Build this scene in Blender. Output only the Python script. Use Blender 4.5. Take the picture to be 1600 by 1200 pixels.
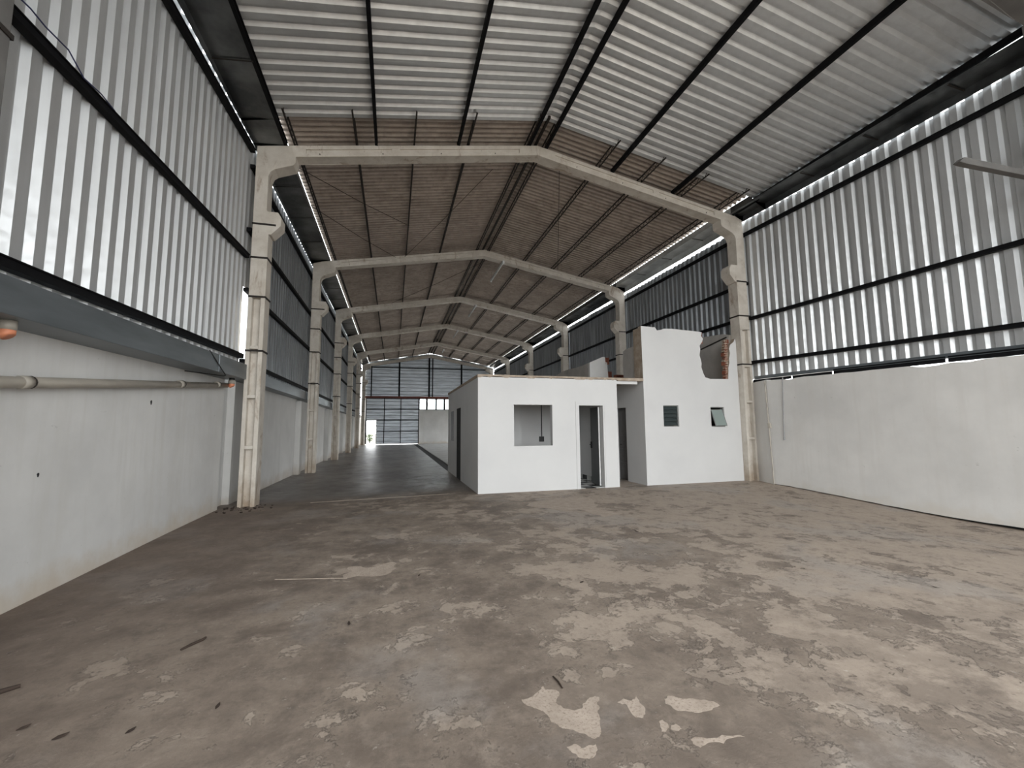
import bpy, math, random
from mathutils import Vector, Matrix
random.seed(7)
S = bpy.context.scene
for o in list(bpy.data.objects): bpy.data.objects.remove(o)
C = S.collection
# ------------------------------------------------------------------ camera
PITCH, YAW, ROLL = 0.1018, 0.2723, -0.0084
fw = Vector((math.sin(YAW)*math.cos(PITCH), math.cos(YAW)*math.cos(PITCH), math.sin(PITCH)))
r0 = Vector((math.cos(YAW), -math.sin(YAW), 0)); u0 = r0.cross(fw)
r1 = r0*math.cos(ROLL)+u0*math.sin(ROLL); u1 = -r0*math.sin(ROLL)+u0*math.cos(ROLL)
cd = bpy.data.cameras.new('camera'); cam = bpy.data.objects.new('camera', cd); C.objects.link(cam)
cd.sensor_width = 36; cd.lens = 662.7*36/1600; cd.clip_start = .05; cd.clip_end = 500
cam.matrix_world = Matrix(((r1.x, u1.x, -fw.x, 0), (r1.y, u1.y, -fw.y, 0), (r1.z, u1.z, -fw.z, 1.6), (0, 0, 0, 1)))
S.camera = cam
# ------------------------------------------------------------------ sky and exposure
w = bpy.data.worlds.new('overcast_sky'); S.world = w; w.use_nodes = True
bg = w.node_tree.nodes['Background']; bg.inputs[0].default_value = (.955, .985, 1, 1); bg.inputs[1].default_value = 6.4
S.view_settings.view_transform = 'Standard'; S.view_settings.look = 'None'
S.view_settings.exposure = 0.0; S.view_settings.gamma = 1; S.view_settings.use_curve_mapping = False
def portal(name, loc, rot, sx, sy):
    l = bpy.data.lights.new(name, 'AREA'); l.shape = 'RECTANGLE'; l.size = sx; l.size_y = sy; l.cycles.is_portal = True
    o = bpy.data.objects.new(name, l); C.objects.link(o); o.location = loc; o.rotation_euler = rot; o['kind'] = 'helper'
FRONT = -4.2
portal('sky_portal', (3.6, FRONT, 4.2), (math.radians(90), 0, 0), 13.6, 9.6)
portal('side_portal', (10.7, 30.5, 1.4), (0, math.radians(90), 0), 2.8, 26.2)

# ------------------------------------------------------------------ materials
def nd(t, k, **kw):
    n = t.nodes.new(k)
    for a, b in kw.items(): setattr(n, a, b)
    return n
class M:
    def __init__(s, name, rough=.7, metal=0):
        s.m = bpy.data.materials.new(name); s.m.use_nodes = True; s.t = s.m.node_tree
        s.b = s.t.nodes['Principled BSDF']; s.b.inputs['Roughness'].default_value = rough; s.b.inputs['Metallic'].default_value = metal
        g = nd(s.t, 'ShaderNodeNewGeometry'); s.pos = g.outputs['Position']; s.geo = g
    def L(s, a, b): s.t.links.new(a, b)
    def mapped(s, sc=(1, 1, 1), vec=None):
        n = nd(s.t, 'ShaderNodeMapping'); n.inputs['Scale'].default_value = sc; s.L(vec or s.pos, n.inputs['Vector']); return n.outputs[0]
    def noise(s, scale, detail=4, rough=.55, sc=(1, 1, 1), dist=0, vec=None):
        n = nd(s.t, 'ShaderNodeTexNoise'); n.inputs['Scale'].default_value = scale; n.inputs['Detail'].default_value = detail
        n.inputs['Roughness'].default_value = rough; n.inputs['Distortion'].default_value = dist
        s.L(s.mapped(sc, vec), n.inputs['Vector']); return n.outputs[0]
    def ramp(s, f, a, b, lo=0., hi=1.):
        n = nd(s.t, 'ShaderNodeMapRange'); n.inputs['From Min'].default_value = a; n.inputs['From Max'].default_value = b
        n.inputs['To Min'].default_value = lo; n.inputs['To Max'].default_value = hi; s.L(f, n.inputs['Value']); return n.outputs[0]
    def smooth(s, f, a, b):
        n = nd(s.t, 'ShaderNodeMapRange', interpolation_type='SMOOTHSTEP'); n.inputs['From Min'].default_value = a; n.inputs['From Max'].default_value = b
        s.L(f, n.inputs['Value']); return n.outputs[0]
    def math(s, op, a, b=None, c=None):
        n = nd(s.t, 'ShaderNodeMath', operation=op)
        for i, v in enumerate((a, b, c)):
            if v is None: continue
            if isinstance(v, (int, float)): n.inputs[i].default_value = v
            else: s.L(v, n.inputs[i])
        return n.outputs[0]
    def mix(s, f, a, b):
        n = nd(s.t, 'ShaderNodeMix', data_type='RGBA')
        for i, v in ((0, f), (6, a), (7, b)):
            if isinstance(v, (int, float)): n.inputs[i].default_value = v
            elif isinstance(v, tuple): n.inputs[i].default_value = (*v, 1) if len(v) == 3 else v
            else: s.L(v, n.inputs[i])
        return n.outputs[2]
    def xyz(s):
        n = nd(s.t, 'ShaderNodeSeparateXYZ'); s.L(s.pos, n.inputs[0]); return n.outputs
    def rnd(s): return nd(s.t, 'ShaderNodeObjectInfo').outputs['Random']
    def col(s, c):
        if isinstance(c, tuple): s.b.inputs['Base Color'].default_value = (*c, 1)
        else: s.L(c, s.b.inputs['Base Color'])
        return s
    def bump(s, h, strength=.3, dist=.01):
        n = nd(s.t, 'ShaderNodeBump'); n.inputs['Strength'].default_value = strength; n.inputs['Distance'].default_value = dist
        s.L(h, n.inputs['Height']); s.L(n.outputs[0], s.b.inputs['Normal']); return s
    def rough(s, v): s.L(v, s.b.inputs['Roughness']); return s

def plain(name, c, rough=.7, metal=0, var=.15, scale=6, sc=(1, 1, 1)):
    m = M(name, rough, metal)
    lo = tuple(x*(1-var) for x in c); hi = tuple(min(1, x*(1+var)) for x in c)
    return m.col(m.mix(m.ramp(m.noise(scale, 5, sc=sc), .3, .7), lo, hi)).m

def galvanised(name, c, rough, metal, var, streak=(3, 3, .3)):
    m = M(name, rough, metal)
    a = m.mix(m.ramp(m.noise(2.2, 6, sc=streak), .3, .7), tuple(x*(1-var) for x in c), tuple(x*(1+var) for x in c))
    b = m.mix(m.math('MULTIPLY', m.rnd(), .35), a, tuple(x*.75 for x in c))
    m.col(b); m.rough(m.ramp(m.noise(9, 3), .3, .7, rough-.06, rough+.1)); return m.m
MT = {}
MT['new_sheet'] = galvanised('new_galvanised_steel', (.64, .65, .655), .46, .68, .07)
MT['old_sheet'] = galvanised('weathered_dark_steel', (.27, .285, .30), .42, .6, .4, (4, 4, .25))
MT['gable'] = galvanised('far_gable_steel', (.56, .60, .64), .4, .55, .35, (.4, 3, 5))
m = M('brown_fibre_cement', .85)
c1 = m.mix(m.ramp(m.noise(1.6, 8, .65), .35, .65), (.38, .32, .275), (.56, .49, .43))
c2 = m.mix(m.ramp(m.noise(5, 6, .6), .5, .75), c1, (.30, .245, .205))
m.col(m.mix(m.math('MULTIPLY', m.rnd(), .4), c2, (.34, .29, .25))); m.bump(m.noise(60, 3), .3, .004); MT['fibre'] = m.m
MT['black_steel'] = plain('black_painted_steel', (.005, .005, .006), .75, 0, .2, 8)
MT['black_steel'].node_tree.nodes['Principled BSDF'].inputs['Specular IOR Level'].default_value = .15
MT['rust_steel'] = plain('dark_rusty_steel', (.022, .017, .014), .75, .1, .4, 14)
m = M('blue_grey_flashing', .38, .5)
m.col(m.mix(m.ramp(m.noise(1.4, 6, sc=(1, .5, 3)), .35, .7), (.13, .145, .155), (.20, .22, .235))); m.bump(m.noise(2, 3), .15, .02); MT['flashing'] = m.m
m = M('gutter_steel', .3, .75)
m.col(m.mix(m.ramp(m.noise(1.2, 6), .35, .68), (.07, .075, .078), (.22, .23, .235))); m.bump(m.noise(1.5, 4, sc=(2, 1, 2)), .5, .04); MT['gutter'] = m.m
m = M('silver_gutter_steel', .35, .35)
m.col(m.mix(m.ramp(m.noise(1.2, 6), .35, .68), (.45, .47, .47), (.8, .82, .82))); m.bump(m.noise(1.3, 4, sc=(2, 1, 2)), .7, .06); MT['silver'] = m.m
def plaster(name, base, grime, stain, top=.7):
    m = M(name, .85); X, Y, Z = m.xyz()
    a = m.mix(m.ramp(m.noise(.8, 7, .6), .35, .65), base, tuple(x*.86 for x in base))
    st = m.ramp(m.noise(2.2, 5, .6, sc=(1, 2.2, .18)), .5, .75)
    a = m.mix(m.math('MULTIPLY', st, .5), a, grime)
    sc_ = m.ramp(m.noise(3.3, 9, .7, sc=(1, 1, 2.2), dist=1.2), .66, .72)
    a = m.mix(m.math('MULTIPLY', sc_, .45), a, tuple(x*.5 for x in grime))
    low = m.math('MULTIPLY', m.smooth(m.math('ADD', Z, m.math('MULTIPLY', m.noise(1.5, 6, .65), .9)), top, .35), .6)
    a = m.mix(low, a, stain)
    m.col(a); m.bump(m.noise(14, 6), .25, .006); return m.m
MT['plaster'] = plaster('grey_white_plaster', (.66, .655, .64), (.53, .515, .48), (.47, .38, .27), .80)
MT['plaster_r'] = plaster('warm_white_plaster', (.72, .705, .68), (.60, .575, .54), (.62, .58, .52), .62)
MT['plaster_old'] = plaster('old_grey_plaster', (.60, .59, .57), (.42, .41, .39), (.34, .27, .20), .85)
m = M('fresh_white_paint', .6); m.col(m.mix(m.ramp(m.noise(.9, 5), .3, .7), (.665, .66, .65), (.61, .605, .60))); m.bump(m.noise(10, 5), .12, .004); MT['white'] = m.m
m = M('bare_mortar', .9); m.col(m.mix(m.ramp(m.noise(7, 6, .65), .35, .65), (.30, .235, .175), (.44, .37, .30))); m.bump(m.noise(30, 4), .6, .01); MT['mortar'] = m.m
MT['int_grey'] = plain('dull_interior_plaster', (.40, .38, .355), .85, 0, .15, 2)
m = M('painted_concrete', .8); X, Y, Z = m.xyz()
a = m.mix(m.ramp(m.noise(3, 7, .65), .35, .65), (.52, .47, .405), (.64, .595, .53))
a = m.mix(m.math('MULTIPLY', m.ramp(m.noise(2.6, 8, .7, sc=(1, 1, .4), dist=.8), .56, .68), .75), a, (.27, .19, .125))
a = m.mix(m.math('MULTIPLY', m.smooth(m.math('ADD', Z, m.math('MULTIPLY', m.noise(3, 5), 1.2)), 1.5, .4), .6), a, (.30, .21, .13))
a = m.mix(m.ramp(m.noise(26, 3, .5), .72, .76), a, (.12, .10, .09))
m.col(a); m.bump(m.noise(25, 6), .35, .006); MT['concrete'] = m.m
MT['shaded'] = plain('shaded_dark_concrete', (.11, .105, .10), .85, 0, .25, 3)  # darker concrete copy with the nearest frame's shade in its colour; bar reuses it
MT['clay'] = plain('red_clay_brick', (.25, .085, .05), .85, 0, .35, 18)
MT['dark'] = plain('dark_void', (.02, .02, .02), .9, 0, .1)
MT['door_grey'] = plain('dark_grey_door_paint', (.075, .08, .083), .45, 0, .1, 3)
MT['door_white'] = plain('white_door_edge', (.7, .7, .69), .5)
MT['black_plastic'] = plain('black_plastic', (.01, .01, .01), .5, 0, .1)
MT['tile_black'] = plain('black_floor_tile', (.02, .02, .022), .25, 0, .2)
MT['tile_white'] = plain('white_floor_tile', (.6, .6, .58), .25, 0, .08)
MT['tile_wall'] = plain('dark_wall_tile', (.06, .055, .052), .3, 0, .2)
MT['pvc'] = plain('aged_cream_pipe', (.42, .385, .33), .5, 0, .2, 5, (1, .4, 1))
MT['orange'] = plain('salmon_orange_plastic', (.75, .28, .15), .5, 0, .12)
MT['orange_red'] = plain('red_oxide_steel', (.16, .045, .03), .6, 0, .25)
MT['wood'] = plain('window_jamb_brown', (.33, .27, .20), .8, 0, .2)
MT['galv_frame'] = plain('bare_steel_frame', (.30, .31, .30), .4, .6, .12)
MT['twig'] = plain('dark_dry_twig', (.03, .018, .012), .9, 0, .3)
MT['rubber'] = plain('grey_conduit', (.33, .33, .33), .6, 0, .1)
MT['leaf'] = plain('shrub_green', (.05, .11, .03), .7, 0, .4)
MT['ground'] = plain('outdoor_ground', (.30, .27, .23), .9, 0, .2, 1)
MT['lamp_white'] = plain('white_batten_enamel', (.75, .76, .75), .4, 0, .05)
MT['blue_wire'] = plain('blue_black_wire', (.02, .025, .08), .5)
m = M('greenish_glass', .25); m.col((.42, .50, .47)); m.b.inputs['Transmission Weight'].default_value = .45; m.b.inputs['Roughness'].default_value = .3; MT['glass'] = m.m
m = M('louvre_glass', .2); m.col((.05, .065, .065)); m.b.inputs['Transmission Weight'].default_value = .3; MT['louvre'] = m.m
m = M('window_glass', .05); m.col((.9, .95, .95)); m.b.inputs['Transmission Weight'].default_value = 1; m.b.inputs['IOR'].default_value = 1.1; MT['pane'] = m.m
# ---- floor
m = M('worn_concrete_floor', .75); X, Y, Z = m.xyz()
n1 = m.noise(.9, 12, .7, dist=.2); n2 = m.noise(2.3, 14, .74, dist=.25); n3 = m.noise(7, 10, .75); n4 = m.noise(.28, 4, .5)
nb = m.noise(.7, 8, .6, dist=.2, vec=m.mapped((1, 1, 1)))
n5 = m.noise(3.4, 15, .82, sc=(1, 1, 1)); n6 = m.noise(18, 8, .75)
base = m.mix(m.smooth(n1, .38, .62), (.145, .113, .090), (.26, .21, .168))
bias = m.ramp(X, -2.5, 6.5, -.06, .09)
warm = m.math('ADD', m.math('ADD', m.math('MULTIPLY', n2, .6), m.math('MULTIPLY', nb, .4)), bias)
peel = m.smooth(warm, .515, .53); soft = m.smooth(warm, .43, .60)
base = m.mix(m.math('MULTIPLY', soft, .6), base, (.40, .325, .26))
base = m.mix(m.math('MULTIPLY', peel, .38), base, (.50, .415, .34))
gb = m.math('MULTIPLY', m.smooth(m.noise(.45, 8, .62, dist=.3), .52, .62), .42)
base = m.mix(gb, base, (.33, .305, .285))
base = m.mix(m.math('MULTIPLY', m.smooth(n5, .50, .64), .65), base, (.105, .084, .070))
base = m.mix(m.math('MULTIPLY', m.smooth(n5, .50, .36), .30), base, (.45, .38, .315))
base = m.mix(m.math('MULTIPLY', m.smooth(n3, .54, .70), .40), base, (.10, .08, .065))
base = m.mix(m.math('MULTIPLY', m.smooth(n6, .56, .70), .6), base, (.10, .085, .07))
base = m.mix(m.math('MULTIPLY', m.smooth(m.noise(13, 8, .75), .61, .68), .45), base, (.60, .55, .49))
e1 = m.math('SUBTRACT', 1.0, m.smooth(m.math('ABSOLUTE', m.math('SUBTRACT', warm, .516)), .0008, .005))
crk = m.math('MULTIPLY', e1, m.smooth(m.noise(2.6, 3), .52, .60))
base = m.mix(m.math('MULTIPLY', crk, .75), base, (.07, .055, .045))
dirt = m.math('MULTIPLY', m.smooth(m.math('ADD', Y, m.math('MULTIPLY', m.noise(1.3, 8, .65), 2.6)), 5.0, 2.9), m.smooth(m.noise(2.9, 9, .7), .40, .58))  # brown dirt patches; their colour also tones down front light on the foreground
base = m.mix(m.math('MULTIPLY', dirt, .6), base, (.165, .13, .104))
# dark band beside the left-hand wall, and the smoother darker slab beyond the joint
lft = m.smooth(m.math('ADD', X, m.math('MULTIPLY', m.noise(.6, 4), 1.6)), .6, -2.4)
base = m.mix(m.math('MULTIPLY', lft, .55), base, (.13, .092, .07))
far = m.smooth(m.math('ADD', m.math('ADD', Y, m.math('MULTIPLY', m.noise(.9, 5), .9)), m.math('MULTIPLY', X, -.09)), 10.3, 12.2)
dark = m.mix(m.smooth(m.noise(.6, 7, .6, sc=(1, .6, 1)), .4, .62), (.10, .088, .08), (.20, .18, .165))
base = m.mix(m.math('MULTIPLY', far, .88), base, dark)
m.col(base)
m.rough(m.math('ADD', m.math('MULTIPLY', far, -.40), m.ramp(n2, .3, .7, .66, .86)))
m.bump(m.math('ADD', m.math('ADD', m.math('MULTIPLY', peel, .35), m.math('MULTIPLY', n5, .6)), m.math('MULTIPLY', m.noise(30, 6, .7), .22)), .8, .02)
MT['floor'] = m.m
m = M('peeled_screed', .85); a = m.mix(m.ramp(m.noise(7, 6, .65), .35, .65), (.36, .295, .24), (.47, .39, .325))
a = m.mix(m.ramp(m.noise(60, 5, .7), .52, .66), a, (.24, .19, .15)); m.col(a); m.bump(m.noise(60, 4), .3, .004); MT['screed'] = m.m
m = M('pale_block_paving', .8); m.col(m.mix(m.ramp(m.noise(2, 7, .7, sc=(.6, 2, 1)), .35, .65), (.45, .45, .44), (.75, .75, .74))); MT['paving'] = m.m

# ------------------------------------------------------------------ geometry helpers
class MB:
    def __init__(s): s.v = []; s.f = []; s.mi = []
    def add(s, vs, fs, mi=0):
        n = len(s.v); s.v += [tuple(v) for v in vs]; s.f += [tuple(i+n for i in f) for f in fs]; s.mi += [mi]*len(fs)
    def box(s, x0, x1, y0, y1, z0, z1, mi=0):
        s.add([(x, y, z) for z in (z0, z1) for y in (y0, y1) for x in (x0, x1)],
              [(0, 2, 3, 1), (4, 5, 7, 6), (0, 1, 5, 4), (2, 6, 7, 3), (0, 4, 6, 2), (1, 3, 7, 5)], mi); return s
    def bar(s, a, b, w, h, up=(0, 0, 1), mi=0):
        a = Vector(a); b = Vector(b); d = (b-a).normalized(); up = Vector(up)
        sd = d.cross(up).normalized()*(w/2); u = sd.cross(d).normalized()*(h/2)
        vs = [p+i*sd+j*u for p in (a, b) for i, j in ((-1, -1), (1, -1), (1, 1), (-1, 1))]
        s.add(vs, [(0, 1, 2, 3), (7, 6, 5, 4), (0, 4, 5, 1), (1, 5, 6, 2), (2, 6, 7, 3), (3, 7, 4, 0)], mi); return s
    def tube(s, pts, r, n=8, mi=0, caps=True):
        pts = [Vector(p) for p in pts]; rings = []
        for i, p in enumerate(pts):
            d = (pts[min(i+1, len(pts)-1)]-pts[max(i-1, 0)]).normalized()
            up = Vector((0, 0, 1)) if abs(d.z) < .9 else Vector((1, 0, 0))
            a = d.cross(up).normalized(); b = a.cross(d); rr = r[i] if isinstance(r, (list, tuple)) else r
            rings.append([p+(a*math.cos(t)+b*math.sin(t))*rr for t in [2*math.pi*k/n for k in range(n)]])
        vs = [v for g in rings for v in g]; fs = []
        for i in range(len(rings)-1):
            for k in range(n): fs.append((i*n+k, i*n+(k+1) % n, (i+1)*n+(k+1) % n, (i+1)*n+k))
        if caps: fs += [tuple(range(n)), tuple(range((len(rings)-1)*n, len(rings)*n))[::-1]]
        s.add(vs, fs, mi); return s
    def prism(s, pts, a0, a1, axis='Y', mi=0, side=None):
        def P(p, a): return (p[0], a, p[1]) if axis == 'Y' else ((a, p[0], p[1]) if axis == 'X' else (p[0], p[1], a))
        n = len(pts); vs = [P(p, a0) for p in pts]+[P(p, a1) for p in pts]
        s.add(vs, [tuple(range(n)), tuple(range(2*n-1, n-1, -1))], mi)
        for i in range(n):
            j = (i+1) % n; s.add([vs[i], vs[j], vs[n+j], vs[n+i]], [(0, 1, 2, 3)], (side(i) if side else mi))
        return s
    def build(s, name, mats, parent=None, smooth=False, bevel=0):
        me = bpy.data.meshes.new(name); me.from_pydata(s.v, [], s.f)
        if not isinstance(mats, (list, tuple)): mats = [mats]
        for q in mats: me.materials.append(q)
        for p, i in zip(me.polygons, s.mi): p.material_index = i; p.use_smooth = smooth
        import bmesh
        bm = bmesh.new(); bm.from_mesh(me); bmesh.ops.remove_doubles(bm, verts=bm.verts, dist=1e-5); bmesh.ops.recalc_face_normals(bm, faces=bm.faces); bm.to_mesh(me); bm.free()
        o = bpy.data.objects.new(name, me); C.objects.link(o)
        if parent: o.parent = parent
        if bevel:
            b = o.modifiers.new('bevel', 'BEVEL'); b.width = bevel; b.segments = 2; b.limit_method = 'ANGLE'
        return o
def tag(o, label=None, cat=None, group=None, kind=None):
    for k, v in (('label', label), ('category', cat), ('group', group), ('kind', kind)):
        if v: o[k] = v
    return o
def empty(name, loc=(0, 0, 0)):
    o = bpy.data.objects.new(name, None); C.objects.link(o); o.location = loc; o.empty_display_size = .2; return o
def child_of(o, p):   # keeps world placement under an Empty that is not at the origin
    o.parent = p; o.matrix_parent_inverse = Matrix.Translation(-p.location); return o
TRAP = (.25, [(0, 0), (.115, 0), (.143, 1), (.203, 1)])
WIDE = (.36, [(0, 0), (.14, 0), (.18, 1), (.29, 1)])     # pitch, (u, depth) over one pitch, then back to 0
SINE = (.177, [(0, .2), (.02, .06), (.044, 0), (.068, .06), (.088, .2), (.096, .8), (.110, 1), (.158, 1), (.170, .8)])
def sheet(O, U, V, N, u0, u1, v0, v1, prof, depth, thick=.003):
    """corrugated sheet; ribs run along V; v0, v1 are functions of u"""
    mb = MB(); O, U, V, N = map(Vector, (O, U, V, N)); p, pr = prof; us = []
    k = math.floor(u0/p)-1
    while k*p < u1:
        for a, d in pr: us.append((k*p+a, d))
        k += 1
    us.append((k*p, pr[0][1]))
    def at(u):
        for (a, da), (b, db) in zip(us, us[1:]):
            if a <= u <= b: return da+(db-da)*(u-a)/(b-a)
        return 0
    row = [(u0, at(u0))]+[q for q in us if u0 < q[0] < u1]+[(u1, at(u1))]
    n = len(row); vs = []
    for off in (0, -thick):
        for fn in (v0, v1):
            for u, d in row: vs.append(O+U*u+V*fn(u)+N*(d*depth+off))
    fs = []
    for i in range(n-1):
        fs.append((i, i+1, n+i+1, n+i)); fs.append((2*n+i, 3*n+i, 3*n+i+1, 2*n+i+1))
        fs.append((i, 2*n+i, 2*n+i+1, i+1)); fs.append((n+i, n+i+1, 3*n+i+1, 3*n+i))
    fs += [(0, n, 3*n, 2*n), (n-1, 3*n-1, 4*n-1, 2*n-1)]
    mb.add(vs, fs); return mb
def lin(a, va, b, vb): return lambda t: va+(vb-va)*(t-a)/(b-a)
def gridwall(mb, axis, a0, a1, u0, u1, z0, z1, holes, mi=0):
    """wall slab of thickness a0..a1 on axis, spanning u and z, with rectangular holes (u0,u1,z0,z1)"""
    us = sorted({u0, u1, *[h[0] for h in holes], *[h[1] for h in holes]}); zs = sorted({z0, z1, *[h[2] for h in holes], *[h[3] for h in holes]})
    zs = [z for z in zs if z0 <= z <= z1]; us = [u for u in us if u0 <= u <= u1]
    for ua, ub in zip(us, us[1:]):
        run = None
        for za, zb in zip(zs, zs[1:]):
            um, zm = (ua+ub)/2, (za+zb)/2
            if any(h[0] < um < h[1] and h[2] < zm < h[3] for h in holes):
                if run: _gw(mb, axis, a0, a1, ua, ub, *run, mi)
                run = None
            else: run = (run[0] if run else za, zb)
        if run: _gw(mb, axis, a0, a1, ua, ub, *run, mi)
def _gw(mb, axis, a0, a1, ua, ub, za, zb, mi):
    if axis == 'Y': mb.box(ua, ub, a0, a1, za, zb, mi)
    else: mb.box(a0, a1, ua, ub, za, zb, mi)
def ragged(pts, it=2, amp=.12, seed=1, closed=True):
    r = random.Random(seed)
    for _ in range(it):
        out = []; n = len(pts)
        for i in range(n if closed else n-1):
            a, b = pts[i], pts[(i+1) % n]; dx, dy = b[0]-a[0], b[1]-a[1]; k = r.uniform(-amp, amp)
            out += [a, ((a[0]+b[0])/2-dy*k, (a[1]+b[1])/2+dx*k)]
        if not closed: out.append(pts[-1])
        pts = out; amp *= .8
    return pts

# ------------------------------------------------------------------ layout
RID = 3.6
def bt(x): return 9.157-.181*abs(x-RID)       # top of rafters
FY = [3.34, 10.12, 17.09, 23.77, 30.52, 37.37, 44.2]
END = 44.2
ss = lambda t: max(0, min(1, t))**2*(3-2*max(0, min(1, t)))
def fz(x, y): return -.17*ss((x-4)/6)*ss((9.6-y)/4.6)-.05*ss((-x-1.5)/2)*ss((9-y)/5)

# ------------------------------------------------------------------ floor
mb = MB(); xs = [-3.6+14.2*i/30 for i in range(31)]; ys = [-8+i*.6 for i in range(34)]+[12.4+i*3.2 for i in range(1, 13)]
ys = [y for y in ys if y < 46]+[46.5]
idx = {}
for j, y in enumerate(ys):
    for i, x in enumerate(xs): idx[i, j] = len(mb.v); mb.v.append((x, y, fz(x, y)))
for j in range(len(ys)-1):
    for i in range(len(xs)-1): mb.f.append((idx[i, j], idx[i+1, j], idx[i+1, j+1], idx[i, j+1])); mb.mi.append(0)
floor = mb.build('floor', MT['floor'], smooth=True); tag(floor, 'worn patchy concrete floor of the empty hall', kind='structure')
PATCH = {
'a': [(0.76, 2.57), (0.9, 2.63), (0.93, 2.66), (0.93, 2.62), (1.0, 2.58), (0.97, 2.53), (0.94, 2.49), (0.98, 2.42), (1.07, 2.4), (1.12, 2.45), (1.19, 2.48), (1.21, 2.46), (1.17, 2.38), (1.11, 2.26), (1.06, 2.17), (1.02, 2.17), (0.96, 2.24), (0.9, 2.28), (0.86, 2.34), (0.86, 2.4), (0.82, 2.47)],
'b': [(0.87, 2.15), (0.91, 2.16), (0.94, 2.12), (0.98, 2.13), (1.02, 2.13), (1.01, 2.09), (0.96, 2.05), (0.9, 2.07), (0.88, 2.11)],
'c': [(1.29, 2.39), (1.34, 2.41), (1.38, 2.38), (1.43, 2.42), (1.42, 2.37), (1.39, 2.26), (1.36, 2.23), (1.32, 2.25), (1.32, 2.31), (1.33, 2.36)],
'd': [(1.57, 2.34), (1.61, 2.36), (1.68, 2.31), (1.75, 2.28), (1.83, 2.24), (1.84, 2.2), (1.73, 2.18), (1.65, 2.2), (1.57, 2.24), (1.55, 2.3)],
'e': [(1.42, 2.18), (1.45, 2.19), (1.46, 2.16), (1.42, 2.11), (1.39, 2.11)],
'f': [(1.47, 2.14), (1.5, 2.14), (1.51, 2.1), (1.48, 2.09), (1.45, 2.11)],
'g': [(1.5, 2.02), (1.55, 2.02), (1.6, 2.0), (1.75, 1.98), (1.78, 1.96), (1.64, 1.95), (1.51, 1.96), (1.49, 1.99)],
'h': [(-0.49, 5.08), (-0.42, 5.29), (-0.47, 5.45), (-0.33, 5.43), (-0.27, 5.36), (-0.15, 5.37), (0.01, 5.5), (0.07, 5.43), (0.07, 5.24), (-0.0, 5.1), (-0.2, 5.03)],
'i': [(2.65, 8.51), (3.12, 8.92), (3.67, 9.18), (4.18, 8.91), (4.06, 8.2), (3.9, 7.61), (4.11, 7.16), (3.65, 7.01), (3.56, 7.34), (3.51, 7.8), (3.08, 7.88), (2.87, 8.22)]}
for k, pts in PATCH.items():
    mb = MB(); q = ragged(pts, 3, .2, ord(k)); zz = fz(*pts[0])
    mb.prism([(x, y) for x, y in q], zz-.01, zz+.0006, 'Z'); mb.build('screed_patch', MT['screed'], floor)
# thin pale joint lines in the slab
mb = MB(); mb.bar((-1.71, 10.3, .001), (1.35, 10.58, .001), .03, .006); mb.build('slab_joint', MT['screed'], floor)
mb = MB(); mb.bar((-1.19, 5.24, .001), (-.45, 5.06, .001), .012, .006); mb.build('slab_joint', MT['screed'], floor)
# pale paving beyond the office, with its dark edge strip
mb = MB()
for j in range(14):
    for i in range(4):
        x0 = 2.32+i*1.9; y0 = 17.2+j*1.92; mb.box(x0, x0+1.87, y0, y0+1.89, -.05, .03)
mb.build('pale_paving', MT['paving'], floor)['kind'] = 'stuff'
mb = MB(); mb.box(1.98, 2.3, 16.2, 43.9, -.05, .008); mb.build('drain_strip', MT['dark'], floor)

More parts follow.
